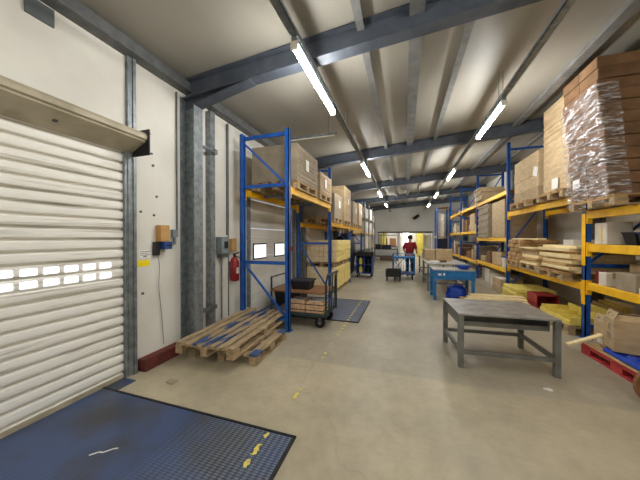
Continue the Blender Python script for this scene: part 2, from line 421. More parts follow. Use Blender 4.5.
# tape line, worn dashes
def dash(b, x, y, w, l, z, seed):
    rr = random.Random(seed); P = []
    for k in range(7): P.append((x - w / 2 + rr.uniform(-.012, .012), y + l * (k / 6 - .5)))
    for k in range(6, -1, -1): P.append((x + w / 2 + rr.uniform(-.012, .012), y + l * (k / 6 - .5)))
    b.prism(P, 2, z, z + .0015)
b = MB()
for k, (y, l, w) in enumerate(((1.62, .07, .035), (1.75, .11, .035), (1.9, .06, .03))): dash(b, -1.09, y, w, l, .0125, k)
for k, (y, l, w) in enumerate(((2.5, .1, .04), (2.62, .04, .03), (3.4, .07, .025), (3.54, .08, .025), (3.9, .04, .02))): dash(b, -1.08, y, w, l, .0005, k + 9)
y = 4.3
while y < 5.0: dash(b, -1.08, y, .045, .055, .0005, int(y * 10)); y += .16
while y < 6.8: dash(b, -1.08, y, .045, .055, .0125, int(y * 10)); y += .16
while y < 7.6: dash(b, -1.08, y, .06, .075, .0005, int(y * 10)); y += .2
struct('floor_marking', b, 'tape_yellow')

# ---------------------------------------------------------------- lamps
def luminaire():
    t = thing('ceiling_light', '', 'light')
    b = MB(); b.box(-.03, .03, -.75, .75, 0, .05); b.build('housing', 'galv', t, bevel=.006)
    b = MB(); b.tube([(0, -.735, -.045), (0, .735, -.045)], .036, 16, False); b.build('tube', 'tube_on', t)
    for y in (-.742, .742):
        b = MB(); b.box(-.04, .04, y - .008, y + .008, -.085, 0); b.build('end_cap', 'card_white', t)
    return t
LROW, RROW = (-1.08, 3.66), (1.46, 3.8)
for i, y in enumerate((-5.4, -1.1, 3.2, 7.55, 11.9, 16.0)):
    place('lum', luminaire, ['lit strip lamp on the left trunking, far behind the camera', 'lit strip lamp on the left trunking, behind the camera', 'lit strip lamp on the left trunking, nearest and longest', 'lit strip lamp on the left trunking, second from the camera', 'lit strip lamp on the left trunking, third from the camera', 'lit strip lamp on the left trunking, farthest and smallest'][i], (LROW[0], y, LROW[1]))
for i, y in enumerate((-7.1 + .2, -3.0, 1.2, 5.5, 9.6, 13.9, 18.0)):
    place('lum', luminaire, ['lit strip lamp on the right trunking, far behind the camera', 'lit strip lamp on the right trunking, behind the camera', 'lit strip lamp on the right trunking, just above the frame', 'lit strip lamp on the right trunking, nearest in view', 'lit strip lamp on the right trunking, second in view', 'lit strip lamp on the right trunking, third in view', 'lit strip lamp on the right trunking, farthest and smallest'][i], (RROW[0], y, RROW[1]))
for nm, (x, z), lab in (('l', LROW, 'galvanised lamp trunking running down the left side of the ceiling'), ('r', RROW, 'galvanised lamp trunking running down the right side of the ceiling')):
    t = thing('lamp_trunking', lab, 'cable tray', (x, 0, z + .05))
    b = MB(); b.box(-.04, .04, YF + .3, YB - .3, 0, .012); b.box(-.04, -.034, YF + .3, YB - .3, 0, .05); b.box(.034, .04, YF + .3, YB - .3, 0, .05)
    b.build('tray', 'galv', t)
    for y in (-1.2, 1.9, 3.1, 4.9, 7.4, 9.5, 11.7, 13.8, 16, 18.2, 20.3):
        h = ceil_z(x) - z - .05 if y not in RAFT else rz_bot(x) - z - .05
        b = MB(); b.tube([(-.03, y, .03), (-.03, y, h + .01), (.03, y, h + .01), (.03, y, .03)], .004, 6)
        b.build('hanger', 'galv_dark', t)
t = thing('strip_lamp', 'unlit pale strip lamp hung crosswise on a wire above the left rack', 'light', (-1.75, 4.9, 3.66))
b = MB(); b.box(-.55, .5, -.03, .03, 0, .04); b.build('housing', 'galv', t, bevel=.005)
b = MB(); b.tube([(-.5, 0, -.014), (.45, 0, -.014)], .014, 10); b.build('tube', 'card_white', t)
for x in (-.4, .32):
    b = MB(); b.tube([(x, 0, .04), (x, 0, ceil_z(-1.75 + x) - 3.66)], .004, 6); b.build('wire', 'galv_dark', t)
t = thing('wall_camera', 'small dark camera on a bracket high on the back wall', 'camera', (.75, YB, 3.25))
b = MB(); b.tube([(0, -.03, 0), (0, -.3, .02)], .03, 8); b.build('bracket', 'black', t)
b = MB(); b.tube([(-.12, -.28, -.1), (.22, -.5, .12)], .11, 12); b.build('body', 'black', t)

# ---------------------------------------------------------------- fittings on the left wall
t = thing('door_control', 'brown topped door control box with blue-grey switch panel beside the shutter', 'control box', (WX, 2.68, 1.5))
b = MB(); b.box(0, .1, -.08, .06, .1, .32); b.build('cover', 'ctl_brown', t, bevel=.008)
b = MB(); b.box(0, .12, -.04, .08, .0, .1); b.build('switch_panel', 'blue_dark', t, bevel=.006)
b = MB()
for k in range(3): b.tube([(.12, -.01 + k * .03, .05), (.13, -.01 + k * .03, .05)], .011, 12)
b.build('button', 'black', t)
b = MB(); b.box(0, .06, -.13, -.05, -.08, .1); b.build('plug', 'black', t, bevel=.01)
b = MB(); b.tube([(.03, -.07, -.07), (.05, -.06, -.22), (.02, -.05, -.5), (.015, .0, -.9), (.015, .03, -1.3)], .004, 6); b.build('cable', 'ctl_grey', t)
b = MB(); b.box(WX, WX + .004, 2.37, 2.55, 1.4, 1.5); t = tag(b.build('label_sheet', 'paper'), 'small white printed notice on the wall above the yellow sticker', 'sign')
b = MB()
for k in range(3): b.box(WX + .004, WX + .005, 2.39, 2.53 - .03 * (k % 2), 1.475 - k * .022, 1.482 - k * .022)
b.box(WX + .004, WX + .005, 2.43, 2.48, 1.41, 1.425)
b.build('print', 'galv_dark', t)
b = MB(); b.box(WX, WX + .004, 2.36, 2.52, 1.29, 1.37); tag(b.build('sticker', 'sticker_yellow'), 'yellow sticker on the wall right of the shutter rail', 'sign')
b = MB(); b.box(WX, WX + .05, 2.84, 2.92, 1.66, 1.77); b.tube([(WX + .03, 2.88, 1.66), (WX + .03, 2.88, 1.56)], .02, 10)
tag(b.build('wall_socket', 'ctl_grey', None), 'small grey junction box on the wall left of the steel column', 'socket')
b = MB()
for y, z in ((2.55, 2.75), (2.57, 2.6), (2.52, 3.0), (2.58, 1.95), (2.4, 1.98), (2.42, .95), (2.62, 2.2)): b.tube([(WX, y, z), (WX + .012, y, z)], .016, 8)
struct('trim_8', b, 'galv_dark')
b = MB(); b.box(WX, WX + .02, 1.36, 1.56, 3.62, 3.78); tag(b.build('cover_plate', 'plate_grey'), 'dark grey square plate high on the wall above the shutter', 'plate')
t = thing('switch_box', 'grey electrical isolator box on the wall left of the extinguisher', 'control box', (WX, 3.85, 1.17))
b = MB(); b.box(0, .14, -.1, .1, .2, .5); b.build('case', 'ctl_grey', t, bevel=.01)
b = MB(); b.box(.14, .155, -.04, .05, .3, .42); b.build('switch', 'black', t, bevel=.004)
b = MB(); b.box(.02, .12, -.08, .08, .13, .2); b.build('gland', 'galv_dark', t)
b = MB(); b.tube([(.05, 0, .13), (.05, 0, -1.15)], .014, 8); b.build('conduit', 'galv', t)
b = MB(); b.box(WX, WX + .1, 4.08, 4.22, 1.4, 1.64); tag(b.build('wooden_box', 'ctl_brown', None, bevel=.006), 'small tan box on the wall above the red extinguisher', 'box')
t = thing('fire_extinguisher', 'red fire extinguisher hung on the left wall beside the blue upright', 'extinguisher', (WX + .095, 4.16, .84))
b = MB(); b.tube([(0, 0, 0), (0, 0, .02), (0, 0, .36), (0, 0, .42), (0, 0, .45)], [.06, .082, .082, .06, .03], 16); b.build('cylinder', 'red', t, smooth=True)
b = MB(); b.tube([(0, 0, .45), (0, 0, .5)], .025, 10); b.bar((-.03, 0, .5), (.1, 0, .54), .025, .02); b.build('valve', 'black', t)
b = MB(); b.tube([(.02, 0, .47), (.1, .03, .44), (.11, .05, .25), (.1, .05, .12)], .01, 8); b.build('hose', 'black', t)
b = MB(); b.box(.072, .085, -.04, .04, .15, .26); b.build('label_patch', 'paper', t)
b = MB(); b.box(-.095, -.05, -.05, .05, .3, .36); b.build('bracket', 'galv_dark', t)

# ---------------------------------------------------------------- pallets and cartons
def pallet_parts(t, W, L, nb, deck='wood', block='wood', h=.144, seed=0, mats=None, bw=None):
    """boards along local y, t at the base centre"""
    rr = random.Random(seed)
    bw = bw or W / nb * .74
    b = {}
    for k in range(nb):
        x = -W / 2 + bw / 2 + k * (W - bw) / (nb - 1); m = (mats or {}).get(k, deck)
        b.setdefault(m, MB()).box(x - bw / 2, x + bw / 2, -L / 2 + rr.uniform(-.01, .01), L / 2 + rr.uniform(-.01, .01), h - .022, h)
    for m, mb in b.items(): mb.build('deck', m, t)
    for y in (-L / 2 + .07, 0, L / 2 - .07):
        m = MB(); m.box(-W / 2, W / 2, y - .06, y + .06, h - .044, h - .022); m.build('cross_board', deck, t)
        for x in (-W / 2 + .05, 0, W / 2 - .05):
            m = MB(); m.box(x - .05, x + .05, y - .07, y + .07, .022, h - .044); m.build('block', block, t)
    for x in (-W / 2 + .05, 0, W / 2 - .05):
        m = MB(); m.box(x - .05, x + .05, -L / 2, L / 2, 0, .022); m.build('runner', block, t)
def euro(W=.95, L=1.15, key='euro', deck='wood', block='wood_grey'):
    def mk():
        t = thing('wooden_pallet', '', 'pallet'); pallet_parts(t, W, L, 5, deck, block); return t
    return lambda label, loc, rz=0: place((key, W, L), mk, label, loc, rz)
PALW = euro(.92, .92)
PAL12, PAL10, PAL8 = euro(.95, 1.15), euro(.95, .98), euro(.95, .78)

# two worn pallets on the floor by the left wall
t = thing('wooden_pallet', 'lower worn pallet with blue-painted block ends, under the long plank pallet', 'pallet', (-2.36, 3.37, 0), R(2))
pallet_parts(t, 1.06, .96, 6, 'wood_grey', 'wood_grey', seed=4)
for y in (-.41, .41):
    for x in (.532,):
        b = MB(); b.box(x - .1, x + .012, y - .08, y + .08, .124, .15); b.build('painted_block', 'paint_blue', t)['label'] = 'blue painted block end'
t = thing('wooden_pallet', 'upper long worn pallet with some blue-painted planks, by the left wall', 'pallet', (-2.46, 3.53, .151), R(3))
pallet_parts(t, .86, 1.76, 7, 'wood_grey', 'wood_grey', seed=2, mats={2: 'wood_blue', 3: 'wood_blue', 4: 'wood_blue'}, bw=.084)

def carton(key, w, d, h, m='card', label_patch=True, tape=True, open_=False, name='cardboard_box'):
    def mk():
        t = thing(name, '', 'box')
        b = MB(); b.box(-w / 2, w / 2, -d / 2, d / 2, 0, h); b.build('body', m, t, bevel=min(.008, h * .05))
        if tape:
            q = MB(); q.box(-.025, .025, -d / 2 - .001, d / 2 + .001, h - .003, h + .0015)
            q.box(-.025, .025, -d / 2 - .0015, -d / 2 + .002, h - min(.08, h * .4), h)
            q.build('tape', 'tape', t)
        return t
    return mk
def put_box(size, m, label, loc, rz=0, tape=True):
    k = ('box', size, m, tape)
    return place(k, carton(k, *size, m=m, tape=tape), label, loc, rz)
def bundle(label, loc, w, d, h, layers, m='card', lean=(0, 0), jit=.006, sheet=None, face='x', seed=1, rz=0, name='cardboard_stack'):
    """palletised stack of flat cardboard: layered body, strap, address sheet"""
    t = thing(name, label, 'cardboard', loc, rz); rr = random.Random(seed)
    layers *= 3; b = MB(); lh = h / layers
    for k in range(layers):
        ox = lean[0] * (k + .5) / layers + rr.uniform(-jit, jit); oy = lean[1] * (k + .5) / layers + rr.uniform(-jit, jit)
        b.box(-w / 2 + ox, w / 2 + ox, -d / 2 + oy, d / 2 + oy, k * lh, (k + 1) * lh - .0025)
    b.build('sheets', m, t)
    if sheet:
        fx, y0, z0, sw, sh = sheet; q = MB()
        q.box(fx, fx + math.copysign(.006, fx), y0 - sw / 2, y0 + sw / 2, z0 - sh / 2, z0 + sh / 2); q.build('address_sheet', 'paper', t)
    return t

# ---------------------------------------------------------------- racks
def upright(t, x, y, h, inward=1):
    b = MB()
    b.box(x - .036, x + .036, y - .045, y - .025, 0, h); b.box(x - .036, x + .036, y + .025, y + .045, 0, h)
    b.box(x - .036 if inward > 0 else x + .02, x - .02 if inward > 0 else x + .036, y - .045, y + .045, 0, h)
    o = b.build('upright', 'rack_blue', t)
    b = MB(); b.box(x - .07, x + .07, y - .07, y + .07, 0, .012); b.build('foot_plate', 'rack_blue', o)
def frame(t, xa, xb, y, h, zs, diags):
    upright(t, xa, y, h, 1); upright(t, xb, y, h, -1)
    for z in zs:
        b = MB(); b.box(xa + .05, xb - .05, y - .018, y + .018, z - .03, z + .03); b.build('cross_brace', 'rack_blue', t)
    for (za, zb) in diags:
        b = MB(); b.bar((xa + .05, y, za), (xb - .05, y, zb), .03, .035); b.build('diagonal_brace', 'rack_blue', t)
def beam(t, x, y0, y1, z, d=.12, side=1):
    b = MB(); b.box(x - .025, x + .025, y0 + .05, y1 - .05, z - d, z); o = b.build('beam', 'rack_yellow', t, bevel=.006)
    for y in (y0 + .05, y1 - .05):
        b = MB(); b.box(x - .032, x + .032, y - .03 if y > y0 + .2 else y - .004, y + .004 if y > y0 + .2 else y + .03, z - d - .08, z + .03); b.build('connector', 'rack_yellow', o)
def deck(t, xa, xb, y0, y1, z):
    b = MB(); n = max(2, int((y1 - y0) / .6))
    for k in range(n):
        b.box(xa + .03, xb - .03, y0 + .06 + k * (y1 - y0 - .12) / n, y0 + .05 + (k + 1) * (y1 - y0 - .12) / n, z - .022, z)
    b.build('deck', 'chipboard', t)

# left rack
LX = (-2.9, -1.97)
t = thing('pallet_rack', 'blue and yellow pallet rack along the left wall', 'rack', (0, 0, 0))
frame(t, *LX, 4.2, 3.58, (3.5, 2.6, 1.2, .2), ((3.4, 2.62), (1.16, .25)))
frame(t, *LX, 6.9, 3.58, (3.5, 2.6, 1.5, .22), ((3.4, 2.62), (1.45, .25)))
frame(t, *LX, 9.6, 3.3, (3.2, 2.4, 1.4, .22), ((1.35, .25), (2.35, 1.45)))
frame(t, *LX, 12.3, 3.4, (3.3, 2.4, 1.4, .22), ((1.35, .25), (2.35, 1.45)))
for x in LX:
    beam(t, x, 4.2, 6.9, 2.57); beam(t, x, 6.9, 9.6, 2.1); beam(t, x, 9.6, 12.3, 2.08)
b = MB(); b.box(LX[0], LX[1], 4.9, 4.96, 2.5, 2.55); b.box(LX[0], LX[1], 6.1, 6.16, 2.5, 2.55); b.build('support_bar', 'galv', t)
b = MB(); b.box(LX[1] + .03, LX[1] + .055, 4.19, 4.26, 1.42, 1.5); b.build('sign', 'red', t)['label'] = 'small red sign on the front upright'
LC = -2.36
for lab, y, dy, z, h, n, m, sd in (('broad tall stack of flat cardboard on the nearest pallet of the left rack', 5.0, 1.22, 2.57, .68, 12, 'card_grey', 1),
                               ('lower stack of flat cardboard on the second pallet of the left rack', 6.28, 1.02, 2.57, .5, 9, 'card', 2)):
    (PAL12 if dy > 1.1 else PAL10)('pallet under the ' + lab.split(' of flat')[0] + ' on the left rack', (LC, y, z))
    bundle(lab, (LC, y, z + .145), .95, dy - .04, h, n, m, sheet=(.49, -.1, h * .55, .16, .22), seed=sd)
for lab, y, dy, z, h, n, m, sd in (('narrow stack of flat cardboard on the left rack just past the second frame', 7.55, .98, 2.1, .68, 5, 'card_grey', 3),
                               ('tall cardboard stack on the left rack, highest of its row', 8.85, 1.15, 2.1, 1.12, 6, 'card', 4),
                               ('greyish cardboard stack on the left rack past the third frame', 10.35, .98, 2.08, .85, 5, 'card_grey', 5),
                               ('last cardboard stack on the left rack before the white shelving', 11.6, .98, 2.08, .95, 6, 'card', 6)):
    (PAL12 if dy > 1.1 else PAL10)('pallet under the ' + lab.split(' before')[0].split(' past')[0].replace(' on the left rack just', ' on the left rack'), (LC, y, z))
    bundle(lab, (LC, y, z + .145), .94, dy - .08, h, n, m, sheet=(.48, .1, h * .6, .18, .2), seed=sd, jit=.006)
# things low in the left rack: wrapped pallets two high
def wrapped(label, loc, w, d, h, m, rows, cols, seed):
    t = thing('wrapped_load', label, 'pallet load', loc); rr = random.Random(seed)
    b = MB()
    for r_ in range(rows):
        for c in range(cols):
            x0 = -w / 2 + c * w / cols; z0 = r_ * h / rows
            j = rr.uniform(0, .012)
            b.box(x0 + .004, x0 + w / cols - .004, -d / 2 - j, d / 2 - .01, z0 + .003, z0 + h / rows - .003)
    b.build('packs', m, t, bevel=.006)
    b = MB()
    for r_ in range(rows):
        b.box(w / 2 - .02, w / 2 + .02 + rr.uniform(0, .025), -d / 2 + .01, d / 2, r_ * h / rows + .004, (r_ + 1) * h / rows - .004)
    b.build('film', 'yellow_wrap', t, bevel=.012, seg=2)
    return t
for i, y in enumerate((8.0, 9.03)):
    w_ = ('nearer', 'farther')[i]
    PALW('pallet on the floor under the %s yellow wrapped load' % w_, (-2.42, y, 0))
    wrapped('lower of two cream and yellow wrapped loads, %s stack under the left rack' % w_, (-2.42, y, .146), .94, .94, .62, 'cream_pack', 4, 7, i)
    PALW('pallet between the two %s yellow wrapped loads' % w_, (-2.42, y, .772))
    wrapped('upper of two cream and yellow wrapped loads, %s stack under the left rack' % w_, (-2.42, y, .918), .94, .94, .66, 'cream_pack', 4, 7, i + 5)
# dark covered load and tool cart
t = thing('covered_load', 'dark navy sheet-covered load under the left rack before the blue cart', 'pallet load', (-2.42, 10.95, 0))
b = MB(); b.blob((0, 0, .92), (.37, .75, .92), 3, .14, 2.4, 3, 0); b.build('sheet', 'navy', t, smooth=True)
t = thing('tool_cart', 'blue wheeled cart with black tray and open compartments, left of the aisle', 'trolley', (-1.62, 11.15, 0))
b = MB(); b.box(-.34, .34, -.3, .3, .16, .2); b.box(-.34, -.3, -.3, .3, .2, .9); b.box(.3, .34, -.3, .3, .2, .9); b.box(-.3, .3, .26, .3, .2, .9); b.box(-.3, .3, -.3, .28, .52, .55); b.box(-.02, .02, -.3, .28, .2, .9)
b.build('cabinet', 'blue_dark', t, bevel=.005)
b = MB(); b.box(-.38, .38, -.34, .34, .9, .93); b.box(-.38, .38, -.34, -.31, .93, 1.05); b.box(-.38, -.35, -.34, .34, .93, 1.05); b.box(.35, .38, -.34, .34, .93, 1.05); b.box(-.38, .38, .31, .34, .93, 1.05); b.build('tray', 'black', t)
for x in (-.28, .28):
    for y in (-.24, .24):
        b = MB(); b.tube([(x - .02, y, .075), (x + .02, y, .075)], .075, 14); b.build('wheel', 'rubber', t)
for i, (x, z, m) in enumerate(((-.16, .55, 'yellow_bag'), (-.16, .2, 'yellow_bag'), (.16, .55, 'black'), (.16, .2, 'black'))):
    b = MB(); b.tube([(0, 0, 0), (0, 0, .2), (0, 0, .26), (0, 0, .29)], [.075, .075, .03, .03], 12)
    o = b.build('bottle', m); o.location = (-1.62 + x, 11.0, z + .001)
    tag(o, '%s container in the %s compartment of the blue cart' % (('pale yellow', 'black')[i // 2], ('upper', 'lower')[i % 2]), 'bottle')

# near trolley
t = thing('platform_trolley', 'dark green two-deck trolley with tubular end frame and black wheels', 'trolley', (-1.84, 4.8, 0))
b = MB(); b.box(-.6, .48, -.36, .36, .21, .26); b.build('lower_deck', 'trolley_green', t, bevel=.006)
b = MB(); b.box(-.6, .48, -.36, .36, .63, .665); b.build('upper_deck', 'wood_brown', t, bevel=.005)
b = MB(); b.tube([(.5, -.36, .22), (.5, -.36, .85), (.52, -.3, .98), (.54, .3, .98), (.5, .36, .85), (.5, .36, .22)], .02, 10)
for y in (-.18, 0, .18): b.tube([(.5, y, .26), (.53, y, .97)], .012, 8)
b.tube([(.5, -.36, .6), (.5, .36, .6)], .012, 8)
b.build('end_frame', 'trolley_green', t)
b = MB(); b.tube([(-.6, -.34, .22), (-.6, -.34, .9), (-.6, .34, .9), (-.6, .34, .22)], .02, 10); b.build('end_frame', 'trolley_green', t)
for x in (.36, -.48):
    for y in (-.27, .27):
        b = MB(); b.tube([(x, y - .025, .1), (x, y + .025, .1)], .1, 20); w = b.build('wheel', 'rubber', t, bevel=.006)
        b = MB(); b.tube([(x, y - .03, .1), (x, y + .03, .1)], .035, 12); b.build('hub', 'galv', w)
        b = MB(); b.box(x - .03, x + .03, y - .035, y - .029, .1, .21); b.box(x - .03, x + .03, y + .029, y + .035, .1, .21); b.build('fork', 'galv_dark', t)
t = thing('plastic_tub', 'black plastic tub standing on the upper deck of the trolley', 'tub', (-1.9, 4.73, .666))
b = MB(); b.hexa([(-.17, -.13, 0), (.17, -.13, 0), (.17, .13, 0), (-.17, .13, 0), (-.2, -.16, .17), (.2, -.16, .17), (.2, .16, .17), (-.2, .16, .17)]); b.build('body', 'black', t)
b = MB(); b.box(-.22, .22, -.18, -.16, .155, .18); b.box(-.22, .22, .16, .18, .155, .18); b.box(-.22, -.2, -.16, .16, .155, .18); b.box(.2, .22, -.16, .16, .155, .18); b.build('rim', 'navy', t)
for i, x in enumerate((-1.94, -1.58)):
    t = thing('briquette_pack', ('left', 'right')[i] + ' pack of pale wood briquettes on the lower deck of the trolley', 'fuel pack', (x, 4.66, .261))
    b = MB()
    for k in range(4):
        for j in range(2): b.box(-.17 + k * .086, -.17 + k * .086 + .08, -.16, .16, j * .105 + .002, j * .105 + .1)
    b.build('blocks', 'briquette', t, bevel=.006)
    b = MB(); b.box(-.172, .172, -.164, .162, .045, .06); b.box(-.172, .172, -.164, .162, .15, .165); b.build('band', 'navy', t)
    b = MB(); b.box(-.13, .13, -.12, .12, .207, .222); b.build('top_sheet', 'paper', t)

t = thing('plastic_bin', 'black plastic bin on the floor behind the green trolley', 'bin', (-2.6, 5.75, .0155))
b = MB(); b.hexa([(-.28, -.25, 0), (.28, -.25, 0), (.28, .25, 0), (-.28, .25, 0), (-.33, -.3, .42), (.33, -.3, .42), (.33, .3, .42), (-.33, .3, .42)]); b.build('body', 'black', t, bevel=.02)
b = MB(); b.box(-.35, .35, -.32, .32, .42, .46); b.build('rim', 'navy', t)
# white shelving far left
t = thing('shelving_unit', 'tall pale shelving unit far down the left side of the aisle', 'shelf', (-2.3, 15.2, 0))
for x in (-.4, .4):
    for y in (-2.2, -.7, .8, 2.3):
        b = MB(); b.box(x - .03, x + .03, y - .03, y + .03, 0, 3.45); b.build('post', 'galv', t)
for z in (.3, 1.1, 1.9, 2.7):
    b = MB(); b.box(-.4, .4, -2.2, 2.3, z - .03, z); b.build('shelf', 'rack_yellow' if z == 1.9 else 'bench_top', t)
rr = random.Random(3)
for zi, z in enumerate((.3, 1.1, 1.9, 2.7)):
    y = -2.1; k = 0
    while y < 1.9 and k < 6:
        d = (.45, .6, .7)[rr.randrange(3)]; h = min((.35, .5, .62)[rr.randrange(3)], .68); m = ('card', 'card_white', 'card_grey', 'card_white')[rr.randrange(4)]
        put_box((.6, d, h), m, '%s box, %s from near end, %s shelf of the pale shelving unit' % ({'card': 'tan', 'card_white': 'white', 'card_grey': 'greyish'}[m], ORD[k], ('lowest', 'second', 'third', 'top')[zi]), (-2.22, 15.2 + y + d / 2, z + .001), tape=False)
        y += d + .12; k += 1

# ---------------------------------------------------------------- right rack
RX = (2.835, 3.72)
FY = (2.0, 5.42, 8.84, 12.2, 15.5, 18.8)
t = thing('pallet_rack', 'blue and yellow pallet rack along the whole right side', 'rack', (0, 0, 0))
for y in FY:
    frame(t, *RX, y, 4.4 if y > 6 else 2.2 if y > 3 else 2.2, (.2, 1.2, 2.1) if y < 6 else (.2, 1.4, 2.7, 4.2), ((1.25, 2.05),) if y < 6 else ((.25, 1.35), (1.45, 2.65), (2.75, 4.1)))
LV = {0: (2.08, 1.55, .93), 1: (2.38, .9), 2: (3.05, 1.66, .75), 3: (3.05, 1.95, .7), 4: (3.05, 1.95, .7), }
for k in range(5):
    for z in LV[k]:
        for x in RX: beam(t, x, FY[k], FY[k + 1], z)
        if not (k == 1): deck(t, RX[0], RX[1], FY[k], FY[k + 1], z)
b = MB(); b.box(RX[0] - .042, RX[0] - .036, 5.375, 5.465, 1.2, 2.05); b.box(RX[0] - .042, RX[0] - .036, 5.375, 5.465, .56, .96); b.build('connector_cover', 'rack_yellow', t)

RC = 3.2
# bay 1 top: huge film wrapped stack leaning over the aisle
PAL12('pallet under the tall film-wrapped brown cardboard on the right rack', (3.15, 4.86, 2.081), R(90))
t = thing('wrapped_load', 'huge film-wrapped leaning stack of brown cardboard, top right of the rack', 'pallet load', (3.12, 5.0, 2.226))
b = MB(); rr = random.Random(5); n = 12; H_ = 2.02
for k in range(n):
    f = (k + .5) / n; ox = -.06 * f + rr.uniform(-.015, .015); oy = .2 * f + rr.uniform(-.015, .015); lh = H_ / n
    for j in range(2):
        y0 = -.42 + j * .42
        b.box(-.48 + ox, .5 + ox, y0 + oy + .004, y0 + .416 + oy, k * lh, (k + 1) * lh - .012)
b.build('sheets', 'card_dark', t, bevel=.006)
b = MB(); bm = b.bm
ny, nz = 46, 60
def film(grid):
    V = [[bm.verts.new(p) for p in row] for row in grid]
    for i in range(len(V) - 1):
        for j in range(len(V[0]) - 1): bm.faces.new([V[i][j], V[i][j + 1], V[i + 1][j + 1], V[i + 1][j]])
grid = []
for i in range(nz + 1):
    f = i / nz; row = []
    z = -.12 + f * 1.72
    # path: far end of the aisle face, round the near corner and a little along the near face
    for j in range(ny + 1):
        s = j / ny
        g = max(0, z) / H_
        if s < .8: x = -.5 - .06 * g; y = .44 - s / .8 * .88 + .2 * g
        else: x = -.5 - .06 * g + (s - .8) / .2 * .22; y = -.445 + .2 * g
        w = noise.noise(Vector((x * 3, y * 3 + z * 5, z * 7))) * .03 + noise.noise(Vector((y * 9 + z * 14, z * 5, 3))) * .014
        if s < .8: x -= .03 + w
        else: y -= .02 + w
        if z < 0: x += .03 * -z / .12
        row.append((x, y, z))
    grid.append(row)
film(grid); b.build('film', 'film', t, smooth=True)
b = MB(); b.box(-.55, -.545, .1, .26, .2, .34); b.build('address_sheet', 'paper', t)

# bay 2 top
PAL12('pallet under the tall pale cardboard stack next to the wrapped one', (3.18, 6.1, 2.381), R(90))
bundle('very tall pale cardboard stack with white sheet, beside the film-wrapped stack', (3.22, 6.12, 2.527), .98, .92, 1.76, 14, 'card', lean=(.05, .12), sheet=(-.51, -.02, .16, .22, .2), seed=11, jit=.006)
PAL12('pallet under the four stacked cartons on the right rack', (3.18, 7.55, 2.381), R(90))
wide = []
for k in range(4):
    wide.append(put_box((.95, 1.3, .262), 'card', ('bottom', 'second from bottom', 'third from bottom', 'topmost') [k] + ' of four wide cartons stacked by the double blue upright', (3.22 + .008 * (k % 2), 7.5, 2.527 + k * .263), tape=False))
b = MB(); b.box(0, .004, -.1, .1, 0, .2); o = b.build('delivery_note', 'paper', wide[2]); o.location = (-.482, -.5, -.02); o.rotation_euler = (R(18), 0, 0)
# bay 2 middle: three pallets of timber
for (fn, lab, y) in ((PAL12, 'pallet nearest the camera under the pale panels on the right rack', 6.12), (PAL10, 'middle pallet of sawn boards on the right rack', 7.28), (PAL8, 'pallet under the chopped wood blocks by the double upright', 8.28)):
    fn(lab, (3.2, y, .901), R(90) if fn is PAL12 else 0)
rr = random.Random(8)
z = 1.047
for k in range(9):
    h = (.04, .055, .05, .06, .035, .07, .045, .06, .045)[k]; L_ = 1.14 - rr.uniform(0, .3)
    def mk(L_=L_, h=h, k=k):
        t = thing('wooden_plank', '', 'timber'); b = MB(); b.box(-.42, .42, -L_ / 2, L_ / 2, 0, h); b.build('panel', ('wood_pale', 'wood')[k in (2, 6)], t, bevel=.004); return t
    place(('pan', k), mk, '%s pale wooden panel from the bottom of the stack right of the boards' % ORD[k], (3.18 + rr.uniform(-.09, .04), 6.1 + rr.uniform(-.08, .08), z)); z += h + .001
put_box((.4, .3, .1), 'card_white', 'small white box on top of the pale wooden panels', (2.95, 5.75, z + .001), tape=False)
z = 1.047
for k in range(7):
    h = (.04, .06, .05, .06, .1, .04, .03)[k]; L_ = 1.0 - rr.uniform(0, .2)
    def mk(L_=L_, h=h, k=k):
        t = thing('sawn_board', '', 'timber'); b = MB()
        b.box(-.43, .4, -L_ / 2, L_ / 2, 0, h); b.build('board', ('wood_pale', 'wood_pale', 'wood', 'wood_pale', 'card', 'wood', 'wood_pale')[k], t, bevel=.004); return t
    place(('brd', k), mk, '%s sawn board from the bottom on the middle timber pallet' % ORD[k], (3.2 + rr.uniform(-.09, .04), 7.26 + rr.uniform(-.04, .04), z)); z += h + .001
ztop = z
for r_ in range(5):
    for c in range(4):
        def mk(): 
            t = thing('wood_block', '', 'timber'); b = MB(); b.box(-.4, .4, -.09, .09, 0, .112); b.build('block', 'wood', t, bevel=.02); return t
        place('wblk', mk, 'chopped wood block stacked on the far pallet by the double blue upright', (3.2 + rr.uniform(-.05, .02), 7.99 + c * .193, 1.047 + r_ * .113), rr.uniform(-.02, .02), 'chopped wood blocks')
t = thing('long_plank', 'long thin plank laid across the chopped wood blocks', 'timber', (2.95, 7.9, 1.047 + 5 * .113 + .001)); b = MB(); b.box(-.08, .08, -.75, .75, 0, .03); b.build('plank', 'wood_pale', t)
t = thing('cloth_glove', 'crumpled pale glove on the yellow beam under the pale panels', 'glove', (2.84, 5.95, .902))
b = MB(); b.blob((-.02, 0, .03), (.07, .1, .03), 2, .3, 3, 3, 0); b.build('palm', 'paper', t, smooth=True)
for k in range(4):
    b = MB(); b.tube([(-.05, -.05 + k * .035, .03), (-.1 - .01 * k, -.07 + k * .04, .03), (-.13, -.08 + k * .045, .01)], [.018, .016, .012], 8); b.build('finger', 'paper', t, smooth=True)
